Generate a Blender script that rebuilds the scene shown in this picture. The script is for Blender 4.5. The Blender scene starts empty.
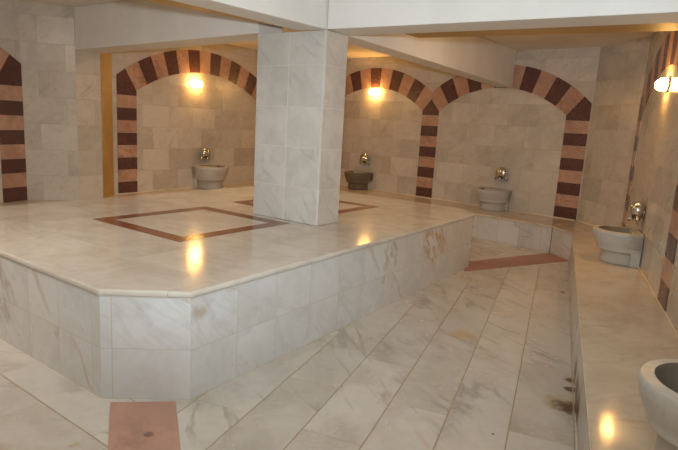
import bpy, bmesh, math, random
from mathutils import Vector, Matrix
random.seed(7)
scene = bpy.context.scene
col = scene.collection

# ------------------------------------------------------------------ helpers
def link(o):
    col.objects.link(o)
    return o

def tag(o, label=None, cat=None, group=None, kind=None):
    if label: o['label'] = label
    if cat: o['category'] = cat
    if group: o['group'] = group
    if kind: o['kind'] = kind
    return o

def thing(name, loc, label, cat, group=None, rz=0.0):
    o = bpy.data.objects.new(name, None)
    o.empty_display_size = 0.1
    o.location = loc
    o.rotation_euler = (0, 0, rz)
    link(o)
    return tag(o, label, cat, group)

class MB:
    """collects polygons, then links them as one mesh object"""
    def __init__(s):
        s.v, s.f, s.m, s.sm = [], [], [], []
    def face(s, pts, m=0, smooth=False):
        b = len(s.v)
        s.v += [tuple(p) for p in pts]
        s.f.append(list(range(b, b + len(pts))))
        s.m.append(m); s.sm.append(smooth)
    def mesh(s, vs, fs, m=0, smooth=False):
        b = len(s.v)
        s.v += [tuple(p) for p in vs]
        for f in fs:
            s.f.append([b + i for i in f]); s.m.append(m); s.sm.append(smooth)
    def prism(s, poly, z0, z1, m=0, top=True, bottom=True, msides=None):
        """vertical prism over an xy polygon; z0/z1 numbers or lists per corner"""
        n = len(poly)
        a0 = z0 if isinstance(z0, (list, tuple)) else [z0] * n
        a1 = z1 if isinstance(z1, (list, tuple)) else [z1] * n
        area = sum(poly[i][0] * poly[(i + 1) % n][1] - poly[(i + 1) % n][0] * poly[i][1] for i in range(n))
        idx = list(range(n)) if area > 0 else list(range(n - 1, -1, -1))
        P = [poly[i] for i in idx]; a0 = [a0[i] for i in idx]; a1 = [a1[i] for i in idx]
        lo = [(P[i][0], P[i][1], a0[i]) for i in range(n)]
        hi = [(P[i][0], P[i][1], a1[i]) for i in range(n)]
        for i in range(n):
            j = (i + 1) % n
            s.face([lo[i], lo[j], hi[j], hi[i]], m if msides is None else msides)
        if top: s.face(hi, m)
        if bottom: s.face(lo[::-1], m)
    def loft(s, rings, m=0, smooth=True, cap0=False, cap1=False):
        n = len(rings[0]); b = len(s.v)
        for r in rings: s.v += [tuple(p) for p in r]
        for k in range(len(rings) - 1):
            for i in range(n):
                j = (i + 1) % n
                s.f.append([b + k * n + i, b + k * n + j, b + (k + 1) * n + j, b + (k + 1) * n + i])
                s.m.append(m); s.sm.append(smooth)
        if cap0: s.f.append([b + i for i in range(n)][::-1]); s.m.append(m); s.sm.append(False)
        if cap1: s.f.append([b + (len(rings) - 1) * n + i for i in range(n)]); s.m.append(m); s.sm.append(False)
    def tube(s, pts, rad, n=12, m=0):
        pts = [Vector(p) for p in pts]
        rr = rad if isinstance(rad, (list, tuple)) else [rad] * len(pts)
        rings = []
        for i, p in enumerate(pts):
            t = (pts[min(i + 1, len(pts) - 1)] - pts[max(i - 1, 0)]).normalized()
            a = t.cross(Vector((1, 0, 0))) if abs(t.x) < .9 else t.cross(Vector((0, 1, 0)))
            a.normalize(); b = t.cross(a)
            rings.append([p + (a * math.cos(2 * math.pi * k / n) + b * math.sin(2 * math.pi * k / n)) * rr[i] for k in range(n)])
        s.loft(rings, m, True, True, True)
    def ball(s, c, r, m=0, n=16, k=10):
        r = r if isinstance(r, (list, tuple)) else (r, r, r)
        rings = []
        for i in range(1, k):
            t = math.pi * i / k
            rings.append([(c[0] + r[0] * math.sin(t) * math.cos(2 * math.pi * j / n), c[1] + r[1] * math.sin(t) * math.sin(2 * math.pi * j / n), c[2] - r[2] * math.cos(t)) for j in range(n)])
        s.loft(rings, m, True, True, True)
    def build(s, name, mats, parent=None, ang=0.0, off=(0, 0), world=True, bevel=0, seg=2):
        """uv in metres: horizontal faces take xy turned by ang, upright faces run along the wall"""
        me = bpy.data.meshes.new(name)
        o0 = Vector(parent.location) if (parent is not None and world) else Vector((0, 0, 0))
        root = parent
        if parent is not None and world and parent.parent is not None:
            o0 = Vector(parent.parent.location)
        me.from_pydata([Vector(v) - o0 for v in s.v], [], s.f)
        if not isinstance(mats, (list, tuple)): mats = [mats]
        for m in mats: me.materials.append(m)
        uv = me.uv_layers.new(name='UVMap')
        ca, sa = math.cos(ang), math.sin(ang)
        for p in me.polygons:
            p.material_index = s.m[p.index]; p.use_smooth = s.sm[p.index]
            n = p.normal
            for li in p.loop_indices:
                v = Vector(s.v[me.loops[li].vertex_index])
                if abs(n.z) > .7:
                    q = (v.x * ca + v.y * sa, -v.x * sa + v.y * ca)
                else:
                    t = Vector((-n.y, n.x, 0)).normalized()
                    q = (v.dot(t), v.z)
                uv.data[li].uv = (q[0] - off[0], q[1] - off[1])
        bm = bmesh.new(); bm.from_mesh(me)
        bmesh.ops.remove_doubles(bm, verts=bm.verts, dist=1e-5)
        bm.to_mesh(me); bm.free()
        o = bpy.data.objects.new(name, me)
        link(o)
        if parent is not None: o.parent = parent
        if bevel:
            b = o.modifiers.new('Bevel', 'BEVEL'); b.width = bevel; b.segments = seg; b.limit_method = 'ANGLE'; b.angle_limit = math.radians(40)
        return o

# ------------------------------------------------------------------ materials
def lin(c):
    return tuple(((x / 255) / 12.92 if x / 255 <= .04045 else ((x / 255 + .055) / 1.055) ** 2.4) for x in c) + (1,)

class NT:
    def __init__(s, name):
        s.mat = bpy.data.materials.new(name); s.mat.use_nodes = True
        s.t = s.mat.node_tree; s.t.nodes.clear()
        s.out = s.t.nodes.new('ShaderNodeOutputMaterial')
        s.b = s.t.nodes.new('ShaderNodeBsdfPrincipled')
        s.t.links.new(s.b.outputs[0], s.out.inputs[0])
    def put(s, sock, v):
        if hasattr(v, 'is_output') or isinstance(v, bpy.types.NodeSocket): s.t.links.new(v, sock)
        else: sock.default_value = v
    def n(s, typ, **kw):
        x = s.t.nodes.new(typ)
        for k, v in kw.items(): setattr(x, k, v)
        return x
    def m(s, op, a, b=0.0, c=None, clamp=False):
        x = s.n('ShaderNodeMath', operation=op, use_clamp=clamp)
        s.put(x.inputs[0], a); s.put(x.inputs[1], b)
        if c is not None: s.put(x.inputs[2], c)
        return x.outputs[0]
    def ss(s, v, lo, hi):
        x = s.n('ShaderNodeMapRange', interpolation_type='SMOOTHSTEP')
        s.put(x.inputs[0], v); s.put(x.inputs[1], lo); s.put(x.inputs[2], hi)
        return x.outputs[0]
    def mix(s, f, a, b, blend='MIX'):
        x = s.n('ShaderNodeMix', data_type='RGBA', blend_type=blend)
        s.put(x.inputs[0], f); s.put(x.inputs[6], a); s.put(x.inputs[7], b)
        return x.outputs[2]
    def noise(s, vec, scale, detail=4, rough=.55, dist=0.0):
        x = s.n('ShaderNodeTexNoise')
        s.put(x.inputs['Vector'], vec); x.inputs['Scale'].default_value = scale
        x.inputs['Detail'].default_value = detail; x.inputs['Roughness'].default_value = rough
        x.inputs['Distortion'].default_value = dist
        return x.outputs['Fac']
    def vadd(s, a, b, op='ADD'):
        x = s.n('ShaderNodeVectorMath', operation=op)
        s.put(x.inputs[0], a); s.put(x.inputs[1], b)
        return x.outputs[0]

def marble(name, base, base2, vein, tw=0, th=0, stag=0.5, grout=.0025, gcol=(150, 125, 100), veins=.5, vscale=1.6, vstretch=3.0, vrot=.6,
           stain=None, stain_amt=.0, var=.35, rough=.28, rvar=.08, spots=(), bump=.25, vth=.035, spec=.5, ugap=1.0):
    """marble with per-tile shade and vein offset; tile sizes in metres of uv (0 = one sheet)"""
    N = NT(name)
    tc = N.n('ShaderNodeTexCoord')
    uv = tc.outputs['UV']
    sp = N.n('ShaderNodeSeparateXYZ'); N.put(sp.inputs[0], uv)
    u, v = sp.outputs[0], sp.outputs[1]
    geo = N.n('ShaderNodeNewGeometry'); pos = geo.outputs['Position']
    if tw:
        r = N.m('DIVIDE', v, th); row = N.m('FLOOR', r); fv = N.m('SUBTRACT', r, row)
        half = N.m('MULTIPLY', N.m('FRACT', N.m('MULTIPLY', row, 0.5)), 2 * stag)
        c = N.m('ADD', N.m('DIVIDE', u, tw), half); cc = N.m('FLOOR', c); fu = N.m('SUBTRACT', c, cc)
        du = N.m('MULTIPLY', N.m('MINIMUM', fu, N.m('SUBTRACT', 1.0, fu)), tw * ugap)
        dv = N.m('MULTIPLY', N.m('MINIMUM', fv, N.m('SUBTRACT', 1.0, fv)), th)
        d = N.m('MINIMUM', du, dv)
        gm = N.m('SUBTRACT', 1.0, N.ss(d, grout * .6, grout * 1.3))
        cv = N.n('ShaderNodeCombineXYZ'); N.put(cv.inputs[0], cc); N.put(cv.inputs[1], row); cv.inputs[2].default_value = len(name) * 1.37
        wn = N.n('ShaderNodeTexWhiteNoise', noise_dimensions='3D'); N.put(wn.inputs['Vector'], cv.outputs[0])
        rs = N.n('ShaderNodeSeparateColor'); N.put(rs.inputs[0], wn.outputs['Color'])
        r1, r2, r3 = rs.outputs[0], rs.outputs[1], rs.outputs[2]
        sc = N.vadd(wn.outputs['Color'], (9, 9, 9), 'MULTIPLY')
    else:
        gm = None; r1 = r2 = r3 = 0.5; sc = (0, 0, 0)
    cu = N.n('ShaderNodeCombineXYZ'); N.put(cu.inputs[0], u); N.put(cu.inputs[1], v)
    p = N.vadd(cu.outputs[0], sc)
    mp = N.n('ShaderNodeMapping'); N.put(mp.inputs['Vector'], p)
    if tw:
        rot = N.n('ShaderNodeCombineXYZ'); N.put(rot.inputs[2], N.m('ADD', vrot, N.m('MULTIPLY', N.m('SUBTRACT', r3, .5), .5)))
        N.put(mp.inputs['Rotation'], rot.outputs[0])
    else:
        mp.inputs['Rotation'].default_value = (0, 0, vrot)
    pv = N.vadd(mp.outputs[0], (1, vstretch, 1), 'MULTIPLY')
    cloud = N.noise(p, 3.2, 5, .6, .6)
    fine = N.noise(p, 22, 4, .6)
    vn = N.noise(pv, vscale, 6, .5, .35)
    ridge = N.m('SUBTRACT', 1.0, N.ss(N.m('ABSOLUTE', N.m('SUBTRACT', vn, .5)), 0.0, vth))
    vmask = N.ss(N.noise(p, 1.7, 3), .42, .62)
    vv = N.m('MULTIPLY', N.m('MULTIPLY', ridge, vmask), veins)
    band = N.m('MULTIPLY', N.ss(N.noise(pv, vscale * .7, 4, .6, .4), .5, .72), veins * .6)
    f = N.m('ADD', N.m('MULTIPLY', N.ss(cloud, .35, .68), .65), N.m('MULTIPLY', N.m('SUBTRACT', r1, .5), var * 2), clamp=True)
    cl = N.mix(f, lin(base), lin(base2))
    cl = N.mix(band, cl, lin(vein))
    cl = N.mix(vv, cl, lin(vein))
    if stain:
        sm = N.m('MULTIPLY', N.ss(N.noise(pv, 2.3, 5, .6, 1.2), .56, .72), stain_amt)
        if tw: sm = N.m('MULTIPLY', sm, N.ss(r2, .35, .75))
        cl = N.mix(sm, cl, lin(stain))
    bri = N.m('ADD', .93, N.m('MULTIPLY', fine, .14))
    if tw: bri = N.m('ADD', bri, N.m('MULTIPLY', N.m('SUBTRACT', r2, .5), var * .32))
    cb = N.n('ShaderNodeCombineXYZ')
    for i in range(3): N.put(cb.inputs[i], bri)
    cl = N.mix(1.0, cl, cb.outputs[0], 'MULTIPLY')
    for (sx, sy, sz, rad, colr, amt) in spots:       # worn / stained patches with an edge of their own
        dd = N.n('ShaderNodeVectorMath', operation='DISTANCE')
        wob = N.vadd(pos, (0, 0, 0))
        N.put(dd.inputs[0], wob); dd.inputs[1].default_value = (sx, sy, sz)
        dn = N.m('ADD', dd.outputs['Value'], N.m('MULTIPLY', N.m('SUBTRACT', N.noise(pos, 14, 4), .5), rad * 1.2))
        k_ = N.m('SUBTRACT', 1.0, N.ss(dn, rad * .4, rad))
        if rad > .2: k_ = N.m('MULTIPLY', k_, N.ss(N.noise(pv, 4.5, 5, .6, .8), .46, .62))
        cl = N.mix(N.m('MULTIPLY', k_, amt), cl, lin(colr))
    if gm is not None:
        cl = N.mix(gm, cl, lin(gcol))
    N.put(N.b.inputs['Base Color'], cl)
    ro = N.m('ADD', rough, N.m('MULTIPLY', N.m('SUBTRACT', cloud, .5), rvar * 2))
    if gm is not None: ro = N.m('ADD', ro, N.m('MULTIPLY', gm, .4), clamp=True)
    N.put(N.b.inputs['Roughness'], ro)
    N.b.inputs['Specular IOR Level'].default_value = spec
    bp = N.n('ShaderNodeBump'); bp.inputs['Strength'].default_value = bump; bp.inputs['Distance'].default_value = .002
    hgt = N.m('MULTIPLY', N.noise(pos, 5, 2), .9)
    if gm is not None: hgt = N.m('SUBTRACT', hgt, N.m('MULTIPLY', gm, .8))
    N.put(bp.inputs['Height'], hgt)
    N.put(N.b.inputs['Normal'], bp.outputs[0])
    return N.mat

def plain(name, c, c2=None, rough=.6, metal=0, scale=3.0, emit=None, es=0, bump=0.0):
    N = NT(name)
    geo = N.n('ShaderNodeNewGeometry')
    f = N.noise(geo.outputs['Position'], scale, 5, .6)
    N.put(N.b.inputs['Base Color'], N.mix(N.ss(f, .35, .65), lin(c), lin(c2 or c)))
    N.b.inputs['Roughness'].default_value = rough; N.b.inputs['Metallic'].default_value = metal
    if emit:
        N.b.inputs['Emission Color'].default_value = lin(emit); N.b.inputs['Emission Strength'].default_value = es
    if bump:
        bp = N.n('ShaderNodeBump'); bp.inputs['Strength'].default_value = bump; bp.inputs['Distance'].default_value = .003
        N.put(bp.inputs['Height'], N.noise(geo.outputs['Position'], 40, 3)); N.put(N.b.inputs['Normal'], bp.outputs[0])
    return N.mat

GROUT = (158, 138, 112)
M = {}
WALLKW = dict(base=(204, 195, 182), base2=(180, 169, 154), vein=(140, 124, 110), stain=(165, 130, 92), stain_amt=.35, var=.42, veins=.16, rough=.26, gcol=(176, 158, 134), grout=.002)
M['wall'] = marble('wall_marble', tw=.46, th=.305, stag=.37, **WALLKW)
M['column'] = marble('column_marble', (206, 202, 194), (184, 180, 173), (150, 147, 144), .374, .34, stag=0, grout=.0016, ugap=.45, gcol=(222, 216, 208), veins=.34, vscale=1.3, vrot=.7, var=.25, rough=.3)
M['face'] = marble('platform_face_marble', (212, 212, 210), (198, 196, 191), (164, 160, 156), .33, .2725, stag=0, grout=.0024, gcol=(198, 190, 178), veins=.2, vscale=1.5, vrot=.9, stain=(168, 122, 66), stain_amt=.5, var=.14, rough=.3,
    spots=[(-.85, 4.95, .42, .36, (176, 132, 60), .85), (-1.06, 4.17, .45, .22, (150, 116, 76), .6), (-1.31, 3.23, .45, .05, (130, 104, 84), .5), (-1.59, 2.23, .46, .06, (160, 124, 96), .6), (-3.1, 2.32, .35, .3, (130, 106, 72), .5)])
M['slab'] = marble('platform_top_marble', (212, 205, 194), (192, 181, 165), (160, 150, 138), 1.12, .75, stag=.4, grout=.0012, gcol=(160, 140, 115), veins=.2, vscale=.9, vstretch=4, vrot=.15, stain=(170, 135, 90), stain_amt=.2, var=.16, rough=.12, rvar=.03, bump=.2, spec=.24)
M['bench'] = marble('bench_top_marble', (206, 192, 172), (190, 172, 150), (165, 148, 130), 0, 0, veins=.3, vscale=1.0, vstretch=3, vrot=.9, stain=(176, 146, 108), stain_amt=.35, var=.2, rough=.1, rvar=.03, bump=.25, spec=.2)
M['bench_face'] = marble('bench_face_marble', (206, 204, 200), (188, 182, 174), (150, 148, 146), .3, .6, stag=0, grout=.002, gcol=(178, 150, 120), veins=.5, vscale=1.3, stain=(176, 130, 84), stain_amt=.5, var=.4, rough=.3,
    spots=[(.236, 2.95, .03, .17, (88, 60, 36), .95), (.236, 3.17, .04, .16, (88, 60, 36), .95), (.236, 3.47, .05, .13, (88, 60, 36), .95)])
FL = dict(base=(204, 199, 190), base2=(184, 176, 164), vein=(142, 134, 126), gcol=(164, 146, 122), grout=.004, veins=.55, vscale=.8, vstretch=4.0, ugap=2.6, stain=(176, 140, 92), stain_amt=.5, var=.3, rough=.26, rvar=.08)
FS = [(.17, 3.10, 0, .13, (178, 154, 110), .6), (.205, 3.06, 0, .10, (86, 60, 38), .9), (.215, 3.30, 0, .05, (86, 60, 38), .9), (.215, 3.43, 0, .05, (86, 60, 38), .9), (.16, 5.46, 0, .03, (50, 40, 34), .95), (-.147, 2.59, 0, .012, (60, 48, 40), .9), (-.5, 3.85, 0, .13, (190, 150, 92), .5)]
M['floor_a'] = marble('floor_marble_right', tw=.92, th=.305, stag=.5, vrot=.7, spots=FS, **FL)
M['floor_b'] = marble('floor_marble_left', tw=.92, th=.305, stag=.5, vrot=.4, **FL)
M['floor_c'] = marble('floor_marble_back', tw=.92, th=.305, stag=.5, vrot=.4, **FL)
M['pink'] = marble('rose_marble', (194, 154, 130), (164, 122, 101), (120, 78, 64), 0, 0, veins=.5, vscale=5, vstretch=1.5, rough=.3)
M['rose_far'] = marble('rose_far_marble', (164, 112, 92), (146, 96, 78), (120, 80, 66), 0, 0, veins=.3, vscale=3, rough=.3)
M['rose'] = marble('rose_floor_marble', (184, 144, 126), (164, 126, 110), (132, 96, 84), 0, 0, veins=.3, vscale=3, vstretch=1.5, rough=.3, spots=[(-1.60, 1.83, 0, .03, (90, 60, 50), .7)])
M['brown'] = marble('brown_marble', (96, 62, 56), (78, 49, 45), (122, 88, 78), 0, 0, veins=.3, vscale=6, vstretch=1.5, rough=.28)
M['inlay'] = marble('inlay_marble', (132, 80, 60), (110, 66, 50), (160, 110, 88), .4, 3.0, stag=0, grout=.0015, gcol=(150, 110, 85), veins=.3, vscale=5, vstretch=1.5, rough=.16, spec=.25)
M['basin'] = marble('basin_marble', (192, 188, 180), (162, 156, 147), (128, 120, 110), 0, 0, veins=.5, vscale=2.5, vstretch=2, rough=.32, stain=(150, 122, 88), stain_amt=.5)
M['basin_dark'] = marble('dark_basin_marble', (112, 100, 84), (86, 76, 62), (150, 138, 120), 0, 0, veins=.4, vscale=2.5, vstretch=2, rough=.3)
M['basin_shade'] = marble('basin_inner_marble', (120, 110, 98), (95, 84, 72), (80, 70, 60), 0, 0, veins=.3, rough=.4)  # bowl inside: shadow of the hollow painted in as darker marble
M['paint'] = plain('white_paint', (226, 222, 216), (219, 215, 208), rough=.7, scale=2, bump=.15)
M['ceil'] = plain('ceiling_paint', (232, 224, 212), (224, 214, 200), rough=.75, scale=2, bump=.15)
M['ochre'] = plain('ochre_paint', (186, 148, 88), (172, 134, 76), rough=.5, scale=2)
M['bead'] = plain('grout_bead', (226, 210, 186), (206, 188, 160), rough=.6)
M['chrome'] = plain('chrome', (215, 212, 205), rough=.14, metal=1)
M['brass'] = plain('brass', (205, 160, 80), rough=.2, metal=1)
M['lampbase'] = plain('lamp_base', (206, 190, 160), rough=.4)
LAMP = (255, 192, 104)
M['glass'] = plain('lit_glass', (255, 240, 210), rough=.3, emit=LAMP, es=85)

F = 548.3; PIT, ROL, YAW = .18238, .05698, .37497
# ------------------------------------------------------------------ layout (metres, camera above the origin, y along the right wall)
HP, HB, ZC = .585, .34, 2.60
P = Vector((.2427, .9701, 0)); Q = Vector((-.9701, .2427, 0))
TH = math.atan2(Q.y, -Q.x) * -1      # turn of the platform
YB = -1.5
WALL = [(-5.87, YB), (-5.87, 4.66), (-5.41, 5.01), (-5.37, 5.35), (-5.516, 5.66), (-4.759, 9.772), (.3, 8.0), (.76, 7.16), (.76, YB)]

def wall_piece(name, pts, off=(0, 0)):
    mb = MB()
    for a, b in zip(pts[:-1], pts[1:]):
        d = (Vector(b) - Vector(a)).normalized()
        nrm = Vector((d.y, -d.x))            # room side
        o = Vector((nrm.x, nrm.y)) * -.12
        A, B = Vector(a), Vector(b)
        A2, B2 = A + o, B + o
        q = lambda p, z: (p.x, p.y, z)
        mb.face([q(B, 0), q(A, 0), q(A, ZC), q(B, ZC)])
        mb.face([q(A2, 0), q(B2, 0), q(B2, ZC), q(A2, ZC)])
        mb.face([q(A, ZC), q(A2, ZC), q(B2, ZC), q(B, ZC)])
    return tag(mb.build(name, M['wall'], off=(off[0], off[1] + HB - .305)), kind='structure')
wall_piece('wall_left', WALL[0:4])
wall_piece('wall_back_left', [WALL[4], WALL[5]])
wall_piece('wall_back', [WALL[5], WALL[6]])
wall_piece('wall_back_right', [WALL[6], WALL[7]])
wall_piece('wall_right', [WALL[7], WALL[8]])
wall_piece('wall_front', [WALL[8], WALL[0]])

cb = MB(); cb.prism([(-6.1, YB - .2), (.95, YB - .2), (.95, 8.2), (-4.7, 10.2), (-6.1, 10.2)], ZC, ZC + .1)
tag(cb.build('ceiling', M['ceil']), kind='structure')

# ochre painted return beside the left pier
tb = MB(); tb.prism([(-5.37, 5.35), (-5.36, 5.355), (-5.495, 5.665), (-5.516, 5.66)], 0, ZC)
tag(tb.build('trim_1', M['ochre']), kind='structure')

# floor: three fields of slabs meeting under the rose strips
Z0 = (-2.6, 4.6); S1 = (-1.79, 2.07); S1e = (.9, -.82); S2 = (-.80, 5.94); S2e = (.2, 7.07)
fm = MB()
def fpoly(pts, m): fm.face([(x, y, 0) for x, y in pts], m)
fpoly([Z0, S1, S1e, (.9, 7.2), S2e, S2], 0)
fpoly([Z0, (-6.1, 5.2), (-6.1, YB - .2), (.9, YB - .2), S1e, S1], 1)
fpoly([Z0, S2, S2e, (.9, 7.2), (.9, 8.3), (-6.1, 10.2), (-6.1, 5.2)], 2)
fo = fm.build('floor', [M['floor_a'], M['floor_b'], M['floor_c']])
uvl = fo.data.uv_layers[0]
for p in fo.data.polygons:
    for li in p.loop_indices:
        v = fo.data.vertices[fo.data.loops[li].vertex_index].co
        if p.material_index == 0: q = (v.y + .1, v.x + .08)
        elif p.material_index == 1:
            r = v - Vector((-2.702, 1.931, 0)); q = (r.dot(Q), r.dot(P))
        else:
            d = Vector((1, -.35, 0)).normalized(); q = (v.dot(d), v.dot(Vector((.35, 1, 0)).normalized()))
        uvl.data[li].uv = q
tag(fo, kind='structure')
s = MB(); s.prism([(-1.962, 1.970), (-1.682, 2.127), (.85, -.76), (.85, -.9), (.72, -.9)], .0, .004)
tag(s.build('trim_2', M['rose']), kind='structure')
s = MB(); s.prism([(-.86, 6.11), (.012, 7.272), (.224, 6.925), (-.80, 5.69)], .0, .004)
tag(s.build('trim_3', M['rose_far']), kind='structure')

# ------------------------------------------------------------------ raised platform
A = Vector((-2.03, 1.972, 0))
def pq(p, q): return A + P * p + Q * q
B_ = Vector((-1.621, 2.172, 0)); C_ = Vector((-.779, 5.918, 0))
cp = (B_ - A).dot(P); cq = -(B_ - A).dot(Q)            # corner cut
LP = (C_ - A).dot(P) + .27; WQ = 2.30
oct_top = [A, B_, C_, pq(LP, -cq + .36), pq(LP, WQ), pq(LP - .3, WQ + .36), pq(cp, WQ + .36), pq(0, WQ)]
ctr = sum(oct_top, Vector()) / 8
def inset(poly, d):
    """move every edge of a convex polygon inwards by d"""
    n = len(poly); res = []
    ar = sum(poly[i].x * poly[(i + 1) % n].y - poly[(i + 1) % n].x * poly[i].y for i in range(n))
    sg = 1 if ar > 0 else -1
    L = []
    for i in range(n):
        a, b = poly[i], poly[(i + 1) % n]
        t = (b - a).normalized(); nn = Vector((-t.y, t.x, 0)) * sg
        L.append((a + nn * d, t))
    for i in range(n):
        (p1, t1), (p2, t2) = L[i - 1], L[i]
        cr = t1.x * t2.y - t1.y * t2.x
        k = ((p2.x - p1.x) * t2.y - (p2.y - p1.y) * t2.x) / cr
        res.append(p1 + t1 * k)
    return res
plat = thing('heated_platform', (ctr.x, ctr.y, 0), 'large raised octagonal marble platform with two brown inlay frames, in the middle of the bath', 'platform')
mb = MB(); mb.prism([(p.x, p.y) for p in inset(oct_top, .012)], 0, HP - .034, top=False)
base = mb.build('base', M['face'], plat, ang=TH, off=(0, 0))
# uv of each upright face starts at its left corner
uvl = base.data.uv_layers[0]
for p in base.data.polygons:
    if abs(p.normal.z) < .5:
        us = [uvl.data[li].uv[0] for li in p.loop_indices]; u0 = min(us); wid = max(us) - u0
        for li in p.loop_indices:
            if wid < .6: uvl.data[li].uv[0] = (uvl.data[li].uv[0] - u0 - .055) * .8 if p.normal.y < 0 else uvl.data[li].uv[0] - u0
            else: uvl.data[li].uv[0] -= u0 - (0 if p.normal.x > 0 else .1)
mb = MB(); mb.prism([(p.x, p.y) for p in oct_top], HP - .034, HP)
mb.build('top_slab', M['slab'], plat, ang=math.atan2(-Q.y, -Q.x), off=(.5, .41), bevel=.012, seg=3)
def frame(c0, wP, wQ, w):
    o = [c0, c0 + P * wP, c0 + P * wP - Q * wQ, c0 - Q * wQ]
    i = [c0 + P * w - Q * w, c0 + P * (wP - w) - Q * w, c0 + P * (wP - w) - Q * (wQ - w), c0 + P * w - Q * (wQ - w)]
    mb = MB()
    for k in range(4):
        j = (k + 1) % 4
        mb.face([(o[k].x, o[k].y, HP + .0015), (i[k].x, i[k].y, HP + .0015), (i[j].x, i[j].y, HP + .0015), (o[j].x, o[j].y, HP + .0015)])
    return mb.build('inlay_frame', M['inlay'], plat, ang=math.atan2(-Q.y, -Q.x))
frame(Vector((-3.437, 3.30, 0)), 1.16, 1.10, .125)
frame(Vector((-3.124, 4.85, 0)), 1.12, 1.12, .125)

# ------------------------------------------------------------------ column and beams
FR = Vector((-1.846, 4.185, 0)); FLc = FR + Q * .76; DP = .30
ctr = FR + Q * .37 + P * .15
cth = thing('marble_column', (ctr.x, ctr.y, HP), 'thick rectangular grey marble clad column standing on the platform', 'column')
mb = MB(); ZB = 2.18
cpoly = [FR, FR + P * DP, FLc + P * DP, FLc]
mb.prism([(p.x, p.y) for p in cpoly], HP + .002, ZB)
co = mb.build('shaft', M['column'], cth, bevel=.004)
uvl = co.data.uv_layers[0]
for p in co.data.polygons:
    if abs(p.normal.z) < .5:
        u0 = min(uvl.data[li].uv[0] for li in p.loop_indices)
        for li in p.loop_indices: uvl.data[li].uv = (uvl.data[li].uv[0] - u0, uvl.data[li].uv[1] - HP - .305)

def beam(label, quad, zs, ochre=None, mats=None):
    """quad of bottom corners, zs their heights"""
    c = [sum(q[0] for q in quad) / 4, sum(q[1] for q in quad) / 4]
    t = thing('ceiling_beam', (c[0], c[1], min(zs)), label, 'beam')
    mb = MB(); mb.prism(quad, zs, ZC)
    mb.build('beam_body', M['paint'], t, bevel=.006)
    if ochre:
        mb = MB(); mb.prism(ochre[0], ochre[1], ZC)
        tag(mb.build('ochre_edge', M['ochre'], t), label='ochre painted edge band')
    return t
# right beam
rb0, rb1 = (-1.836, 4.17), (.758, 3.705)
rk0, rk1 = (-1.776, 4.493), (.758, 4.037)
beam('white painted beam running from the column to the right wall, largest at the top of the photo', [rb0, rb1, rk1, rk0], [ZB] * 4,
     ([(-1.30, 4.409), (.758, 4.037), (.758, 4.39), (-.35, 4.555), (-1.22, 4.66)], ZB + .01))
# front beam, coming over the camera's left
d = Vector((-.33, -1, 0))
r0 = Vector((-1.84, 4.20, 0)); l0 = Vector((-2.12, 4.20, 0))
r1 = r0 + d * 5.6; l1 = l0 + d * 5.6
beam('white painted beam running from the column towards the viewer, leaving at the top left', [(r0.x, r0.y), (r1.x, r1.y), (l1.x, l1.y), (l0.x, l0.y)], [ZB] * 4,
     ([(l0.x, l0.y), (l0.x + d.x * 1.1, l0.y + d.y * 1.1), (l1.x, l1.y), (l1.x - .3, l1.y), (l0.x + d.x * 1.1 - .21, l0.y + d.y * 1.1 + .02)], ZB + .005))
# left beam to the pier
f0 = (-2.55, 4.317); f1 = (-5.408, 5.012); g1 = (-5.368, 5.35); g0 = (-2.48, 4.64)
beam('white painted beam running from the column to the left marble pier', [f0, f1, g1, g0], [ZB, 2.125, 2.125, ZB])
# back beam
h0 = FR + P * DP; h1 = Vector((-.759, 8.358, 0)); k0 = h0 + Q * .24; k1 = Vector((-.99, 8.439, 0))
beam('white painted beam running from the column back to the arched wall', [(h0.x, h0.y), (h1.x, h1.y), (k1.x, k1.y), (k0.x, k0.y)], [ZB, 2.10, 2.10, ZB])

# ------------------------------------------------------------------ benches
def bench(label, poly, facelines, loc, ang=0.0):
    t = thing('stone_bench', loc, label, 'bench')
    mb = MB(); mb.prism(poly, HB - .03, HB)
    mb.build('seat_slab', M['bench'], t, ang=ang, bevel=.006)
    for a, b in facelines:
        a, b = Vector(a), Vector(b); dd = (b - a).normalized(); nn = Vector((dd.y, -dd.x))
        mb = MB(); mb.prism([tuple(a - nn * .012), tuple(b - nn * .012), tuple(b - nn * .08), tuple(a - nn * .08)], 0, HB - .03)
        mb.build('front_panel', M['bench_face'], t)
    return t
W4x = .758
bench('long marble wall bench along the right wall, reaching to the front of the photo', [(.224, YB + .01), (W4x, YB + .01), (W4x, 7.155), (.303, 7.985), (.0, 7.30), (.224, 6.925)],
      [((.224, 6.925), (.224, YB + .01)), ((.0, 7.294), (.224, 6.925))], (.49, 3, 0), 1.57)
bench('low marble wall bench under the arches of the back wall, seen over the floor gap', [(-.002, 7.296), (.297, 7.995), (-4.755, 9.762), (-4.70, 9.4), (-3.7, 8.68), (-1.026, 7.679)],
      [((-1.026, 7.679), (-.004, 7.294)), ((-3.7, 8.68), (-1.026, 7.679))], (-1.8, 8.4, 0), -.34)
bench('low marble wall bench along the left wall behind the platform', [(-3.71, 8.69), (-4.70, 9.4), (-4.762, 9.74), (-5.507, 5.67), (-5.36, 5.35), (-5.40, 5.0), (-5.86, 4.65), (-5.86, YB + .01), (-5.25, YB + .01), (-5.25, 4.3), (-4.55, 5.2)],
      [((-5.25, YB + .01), (-5.25, 4.3)), ((-5.25, 4.3), (-4.55, 5.2)), ((-4.55, 5.2), (-3.71, 8.69))], (-5.0, 5, 0), 1.4)

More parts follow.
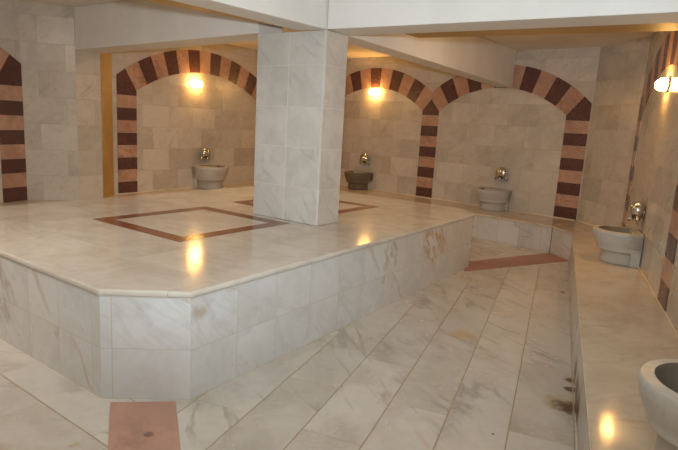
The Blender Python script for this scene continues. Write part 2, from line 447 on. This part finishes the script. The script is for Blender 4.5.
# thin pale grout bead where the walls meet the benches
def bead(name, a, b):
    a, b = Vector(a), Vector(b); dd = (b - a).normalized(); nn = Vector((dd.y, -dd.x))
    a = a + dd * .02; b = b - dd * .02
    mb = MB(); mb.prism([tuple(a + nn * .001), tuple(b + nn * .001), tuple(b + nn * .014), tuple(a + nn * .014)], HB + .001, HB + .014)
    tag(mb.build(name, M['bead']), kind='structure')
bead('baseboard_back', WALL[5], WALL[6]); bead('baseboard_left', WALL[4], WALL[5]); bead('baseboard_right', WALL[7], WALL[8]); bead('baseboard_corner', WALL[6], WALL[7])
# ------------------------------------------------------------------ striped arches (flat inlays standing 6 mm proud of the wall)
SPR, CAPB, RISE, LW, RW = 1.73, 1.665, .36, .31, .33
def clip(poly, s0, keep):
    """keep the part of a 2d polygon with s<=s0 (keep=-1) or s>=s0 (keep=1)"""
    out = []
    n = len(poly)
    for i in range(n):
        a, b = poly[i], poly[(i + 1) % n]
        ia = (a[0] - s0) * keep >= 0; ib = (b[0] - s0) * keep >= 0
        if ia: out.append(a)
        if ia != ib:
            t = (s0 - a[0]) / (b[0] - a[0]); out.append((s0, a[1] + t * (b[1] - a[1])))
    return out
def shrink(poly, d):
    cx = sum(p[0] for p in poly) / len(poly); cy = sum(p[1] for p in poly) / len(poly)
    r = []
    for x, y in poly:
        l = math.hypot(x - cx, y - cy); k = max(0, 1 - d * 1.3 / max(l, .01)); r.append((cx + (x - cx) * k, cy + (y - cy) * k))
    return r
def arch(origin, direc, half, nv, label, share=(), legs=(-1, 1), group=None):
    """origin: wall point under the crown; direc: along the wall, to the right as seen from the room"""
    dv = Vector((direc[0], direc[1], 0)).normalized(); nn = Vector((dv.y, -dv.x, 0))
    t = thing('striped_arch', (origin[0], origin[1], HB), label, 'arch', group)
    R1 = (half ** 2 + RISE ** 2) / (2 * RISE); R2 = R1 + RW; cz = SPR + RISE - R1; a0 = math.asin(half / R1)
    O = Vector((origin[0], origin[1], 0))
    def slab(mb, poly, m):
        poly = shrink(poly, .0018)
        ar = sum(poly[i][0] * poly[(i + 1) % len(poly)][1] - poly[(i + 1) % len(poly)][0] * poly[i][1] for i in range(len(poly)))
        if ar < 0: poly = poly[::-1]
        fr = [O + dv * s_ + Vector((0, 0, z)) + nn * .006 for s_, z in poly]
        bk = [O + dv * s_ + Vector((0, 0, z)) + nn * .0005 for s_, z in poly]
        mb.face(fr, m)
        for i in range(len(poly)):
            j = (i + 1) % len(poly); mb.face([bk[i], bk[j], fr[j], fr[i]], m)
    mb = MB(); st = 2 * a0 / nv
    outer = half + LW
    for k in range(nv):
        b0 = -a0 + k * st; b1 = b0 + st
        pts = [(R1 * math.sin(b0 + st * i / 4), cz + R1 * math.cos(b0 + st * i / 4)) for i in range(5)] + [(R2 * math.sin(b1 - st * i / 4), cz + R2 * math.cos(b1 - st * i / 4)) for i in range(5)]
        for sd in share: pts = clip(pts, sd * (half + LW / 2), -sd)
        for sd in (-1, 1): pts = clip(pts, sd * outer, -sd)
        slab(mb, pts, k % 2)              # ends of the ring are rose, so even pieces are rose
    mb.build('arch_ring', [M['pink'], M['brown']], t)
    for sd in legs:
        mb = MB(); h = (CAPB - HB - .002) / 8
        for i in range(8):
            z0 = HB + .002 + i * h
            slab(mb, [(sd * half, z0), (sd * outer, z0), (sd * outer, z0 + h), (sd * half, z0 + h)], 1 - i % 2)
        ps = (R2 * math.sin(a0), cz + R2 * math.cos(a0))
        zo = cz + math.sqrt(R2 ** 2 - outer ** 2)
        if sd in share:
            t_ = (half + LW / 2 - half) / (ps[0] - half)
            zm = SPR + (ps[1] - SPR) * t_
            cap = [(sd * half, CAPB), (sd * outer, CAPB), (sd * outer, SPR), (sd * (half + LW / 2), zm), (sd * half, SPR)]
        else:
            cap = [(sd * half, CAPB), (sd * outer, CAPB), (sd * outer, zo), (sd * ps[0], ps[1]), (sd * half, SPR)]
        slab(mb, cap, 1)
        mb.build('arch_leg', [M['pink'], M['brown']], t)
    return t
d2 = Vector((1, -.35, 0)).normalized()
def w2(s): p = Vector((0, 8.106, 0)) + d2 * s; return (p.x, p.y)
d1 = Vector((.184, 1, 0)).normalized()
def w1(s): p = Vector((-6.557, 0, 0)) + d1 * s; return (p.x, p.y)
arch(w2(-.99), d2, .985, 11, 'striped brown and rose marble arch at the right end of the back wall', share=(-1,), legs=(-1, 1))
arch(w2(-3.275), d2, .985, 11, 'striped marble arch on the back wall directly right of the column, partly hidden by it', share=(1,), legs=(-1,))
arch(w1(7.40), d1, 1.25, 13, 'striped marble arch on the left rear wall between the pier and the column')
arch((-5.87, 3.06), (0, 1), 1.295, 13, 'striped marble arch at the left edge of the photo, only its right leg in view')
arch((.76, 5.60), (0, -1), 1.25, 13, 'striped marble arch on the right wall, seen nearly edge on')

# ------------------------------------------------------------------ basins, taps, wall lamps
def copy_tree(o, parent=None):
    c = o.copy(); link(c); c.parent = parent
    for ch in [x for x in col.objects if x.parent == o]: copy_tree(ch, c)
    return c
def dring(w, dep, z, yb=0.0, n=20):
    """D shaped plan: straight back at yb, round front reaching yb+dep"""
    pts = [(-w, yb), (-w, yb + (dep) * .35)]
    y0 = yb + dep * .45
    for i in range(n + 1):
        a = math.pi - math.pi * i / n
        pts.append((w * math.cos(a), y0 + (yb + dep - y0) * math.sin(a)))
    pts += [(w, yb + dep * .35), (w, yb)]
    return [(x, y, z) for x, y in pts]
def make_basin():
    t = thing('marble_basin', (0, 0, 0), 'x', 'basin')
    mb = MB()
    prof = [(0, .192, .315), (.02, .194, .318), (.10, .190, .312), (.112, .205, .335), (.12, .222, .355), (.132, .228, .362), (.142, .224, .36), (.17, .232, .375), (.22, .242, .40), (.27, .248, .412), (.288, .246, .411), (.297, .238, .404)]
    rings = [dring(w * .92, d_ * .96, z, .012) for z, w, d_ in prof]
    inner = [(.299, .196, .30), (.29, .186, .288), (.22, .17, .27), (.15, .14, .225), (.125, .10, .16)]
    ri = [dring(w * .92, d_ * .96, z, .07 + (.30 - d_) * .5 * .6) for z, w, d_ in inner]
    mb.loft(rings, 0, True, True, False)
    mb.loft([rings[-1], ri[0]], 0, False)
    bo = mb.build('bowl', [M['basin']], t, world=False)
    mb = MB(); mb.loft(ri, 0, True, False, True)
    ins = mb.build('bowl_inside', [M['basin_shade']], t, world=False)
    mb = MB(); mb.prism([(-.208, .003), (.208, .003), (.208, .085), (-.208, .085)], 0, .294)
    mb.build('back_plate', M['basin'], t, world=False, bevel=.006)
    return t
def make_tap():
    t = thing('wall_tap', (0, 0, 0), 'x', 'tap')
    mb = MB()
    mb.tube([(0, .001, 0), (0, .012, 0)], .062, 24)
    mb.ball((0, .058, .015), (.092, .065, .092), n=24, k=14)
    mb.build('tap_body', M['chrome'], t, world=False)
    mb = MB(); mb.tube([(0, .06, -.045), (0, .09, -.055), (0, .108, -.068), (0, .115, -.085)], [.022, .02, .018, .017], 14)
    mb.build('spout', M['chrome'], t, world=False)
    for sx in (-1, 1):
        mb = MB()
        mb.tube([(sx * .02, .05, -.045), (sx * .08, .055, -.058)], .014, 12)
        mb.ball((sx * .09, .056, -.06), (.022, .02, .02))
        mb.tube([(sx * .09, .03, -.06), (sx * .09, .085, -.06)], .009, 10)
        mb.tube([(sx * .09, .056, -.09), (sx * .09, .056, -.03)], .009, 10)
        mb.build('handle', M['chrome'], t, world=False)
    return t
def make_lamp():
    t = thing('wall_lamp', (0, 0, 0), 'x', 'lamp')
    def oval(w, h, y, n=28, e=3.2):
        r = []
        for i in range(n):
            a = 2 * math.pi * i / n; c, s_ = math.cos(a), math.sin(a)
            r.append((w * math.copysign(abs(c) ** (2 / e), c), y, h * math.copysign(abs(s_) ** (2 / e), s_)))
        return r[::-1]
    mb = MB(); mb.loft([oval(.118, .06, .001), oval(.12, .062, .004), oval(.12, .062, .010), oval(.112, .056, .014)], 0, True, True, True)
    mb.build('lamp_base', M['lampbase'], t, world=False)
    mb = MB(); mb.loft([oval(.108, .053, .014), oval(.108, .053, .03), oval(.1, .048, .058), oval(.075, .034, .08), oval(.035, .015, .09)], 0, True, False, True)
    mb.build('lamp_glass', M['glass'], t, world=False)
    return t
basin0, tap0, lamp0 = make_basin(), make_tap(), make_lamp()
first = {}
def place(proto, xy, direc, z, label, group=None, sink=0.0):
    key = proto.name
    o = copy_tree(proto) if first.get(key) else proto
    first[key] = True
    dv = Vector((direc[0], direc[1], 0)).normalized(); nn = Vector((dv.y, -dv.x, 0))
    # local +y points out of the wall
    o.location = (xy[0], xy[1], z); o.rotation_euler = (0, 0, math.atan2(nn.y, nn.x) - math.pi / 2)
    o['label'] = label
    if group: o['group'] = group
    return o
WB = HB + .001
dr = (0, -1)
GB, GT, GL = 'marble wash basins along the walls', 'chrome taps over the basins', 'lit wall lamps under the arches'
place(basin0, (.757, 5.58), dr, WB, 'white marble wash basin on the right wall bench below the edge-on arch', GB)
place(basin0, (.757, 2.12), dr, WB, 'white marble wash basin cut off by the lower right corner of the photo', GB)
place(basin0, w2(-.86), d2, WB, 'grey marble wash basin under the rightmost arch of the back wall', GB)
bd = place(basin0, w2(-3.41), d2, WB, 'dark marble wash basin under the back wall arch right of the column', GB)
b1_ = place(basin0, w1(7.40), d1, WB, 'marble wash basin behind the platform under the arch left of the column', GB)
for ch in [x for x in col.objects if x.parent == bd and x.name.startswith('bowl')]:     # this one is cut from darker stone
    ch.data = ch.data.copy(); ch.data.materials[0] = M['basin_dark'] if 'inside' not in ch.name else M['basin_shade']
b1_.scale = (1.12, 1.06, 1.16)        # a slightly larger bowl than the others
place(tap0, (.757, 5.62), dr, .81, 'chrome tap on the right wall above the bench basin', GT)
place(tap0, w2(-.80), d2, .86, 'chrome tap on the back wall under the rightmost arch', GT)
place(tap0, w2(-3.37), d2, .86, 'chrome tap on the back wall right of the column', GT)
place(tap0, w1(7.38), d1, .86, 'chrome tap on the wall left of the column', GT)
place(lamp0, (.757, 5.45), dr, 1.93, 'lit oval wall lamp on the right wall at the edge of the photo', GL)
place(lamp0, w2(-3.26), d2, 2.015, 'lit oval wall lamp right of the column under the arch crown', GL)
place(lamp0, w1(7.20), d1, 1.92, 'lit oval wall lamp left of the column above the far basin', GL)

# ------------------------------------------------------------------ lights: the photographer's flash, plus unseen fill lights added under the ceiling
def light(name, typ, loc, energy, color, **kw):
    L = bpy.data.lights.new(name, typ); L.energy = energy; L.color = color
    for k, v in kw.items(): setattr(L, k, v)
    o = bpy.data.objects.new(name, L); o.location = loc; link(o)
    return o
FC = (.78, .91, 1.0)
fl = light('camera_flash', 'SPOT', (-.02, .02, 1.60), 455, FC, shadow_soft_size=.06, spot_size=math.radians(112), spot_blend=1.0)
fl.rotation_euler = (math.radians(90 + 15), 0, YAW)
light('fill_left', 'AREA', (-3.6, 1.3, 2.57), 47, (1, .9, .8), shape='DISK', size=.9)  # added fill without a fixture, brightens the left bay and its beam
light('flash_bounce_fill', 'AREA', (-.6, .2, 2.57), 22, (1, .97, .93), shape='DISK', size=.9)  # soft fill standing in for flash light bounced off the ceiling
light('fill_back', 'AREA', (-3.2, 5.6, 2.58), 18, (1, .74, .47), shape='DISK', size=.5)  # added warm fill, hidden by the beams, lifts the rear walls
light('fill_right', 'AREA', (-.5, 5.6, 2.58), 7, (1, .74, .47), shape='DISK', size=.5)  # unseen warm fill added for the right bay
W = bpy.data.worlds.new('World'); scene.world = W; W.use_nodes = True
W.node_tree.nodes['Background'].inputs[0].default_value = (.05, .045, .04, 1)
W.node_tree.nodes['Background'].inputs[1].default_value = .3

# ------------------------------------------------------------------ camera
cy, sy = math.cos(YAW), math.sin(YAW)
fw = Vector((-sy * math.cos(PIT), cy * math.cos(PIT), -math.sin(PIT)))
rt = Vector((cy, sy, 0)); up = rt.cross(fw)
r2 = rt * math.cos(ROL) + up * math.sin(ROL); u2 = -rt * math.sin(ROL) + up * math.cos(ROL)
cd = bpy.data.cameras.new('Camera'); cam = bpy.data.objects.new('Camera', cd); link(cam)
cd.sensor_width = 36; cd.lens = F / 678 * 36; cd.clip_start = .02
mt = Matrix((r2, u2, -fw)).transposed().to_4x4(); mt.translation = Vector((0, 0, 1.45))
cam.matrix_world = mt
scene.camera = cam

vs = scene.view_settings
vs.view_transform = 'Standard'; vs.look = 'None'; vs.gamma = 1; vs.use_curve_mapping = False; vs.exposure = 0.0
scene.display_settings.display_device = 'sRGB'
cy_ = scene.cycles
cy_.use_denoising = True
cy_.max_bounces = 8; cy_.diffuse_bounces = 5; cy_.glossy_bounces = 4
cy_.sample_clamp_indirect = 8
cy_.caustics_reflective = False; cy_.caustics_refractive = False
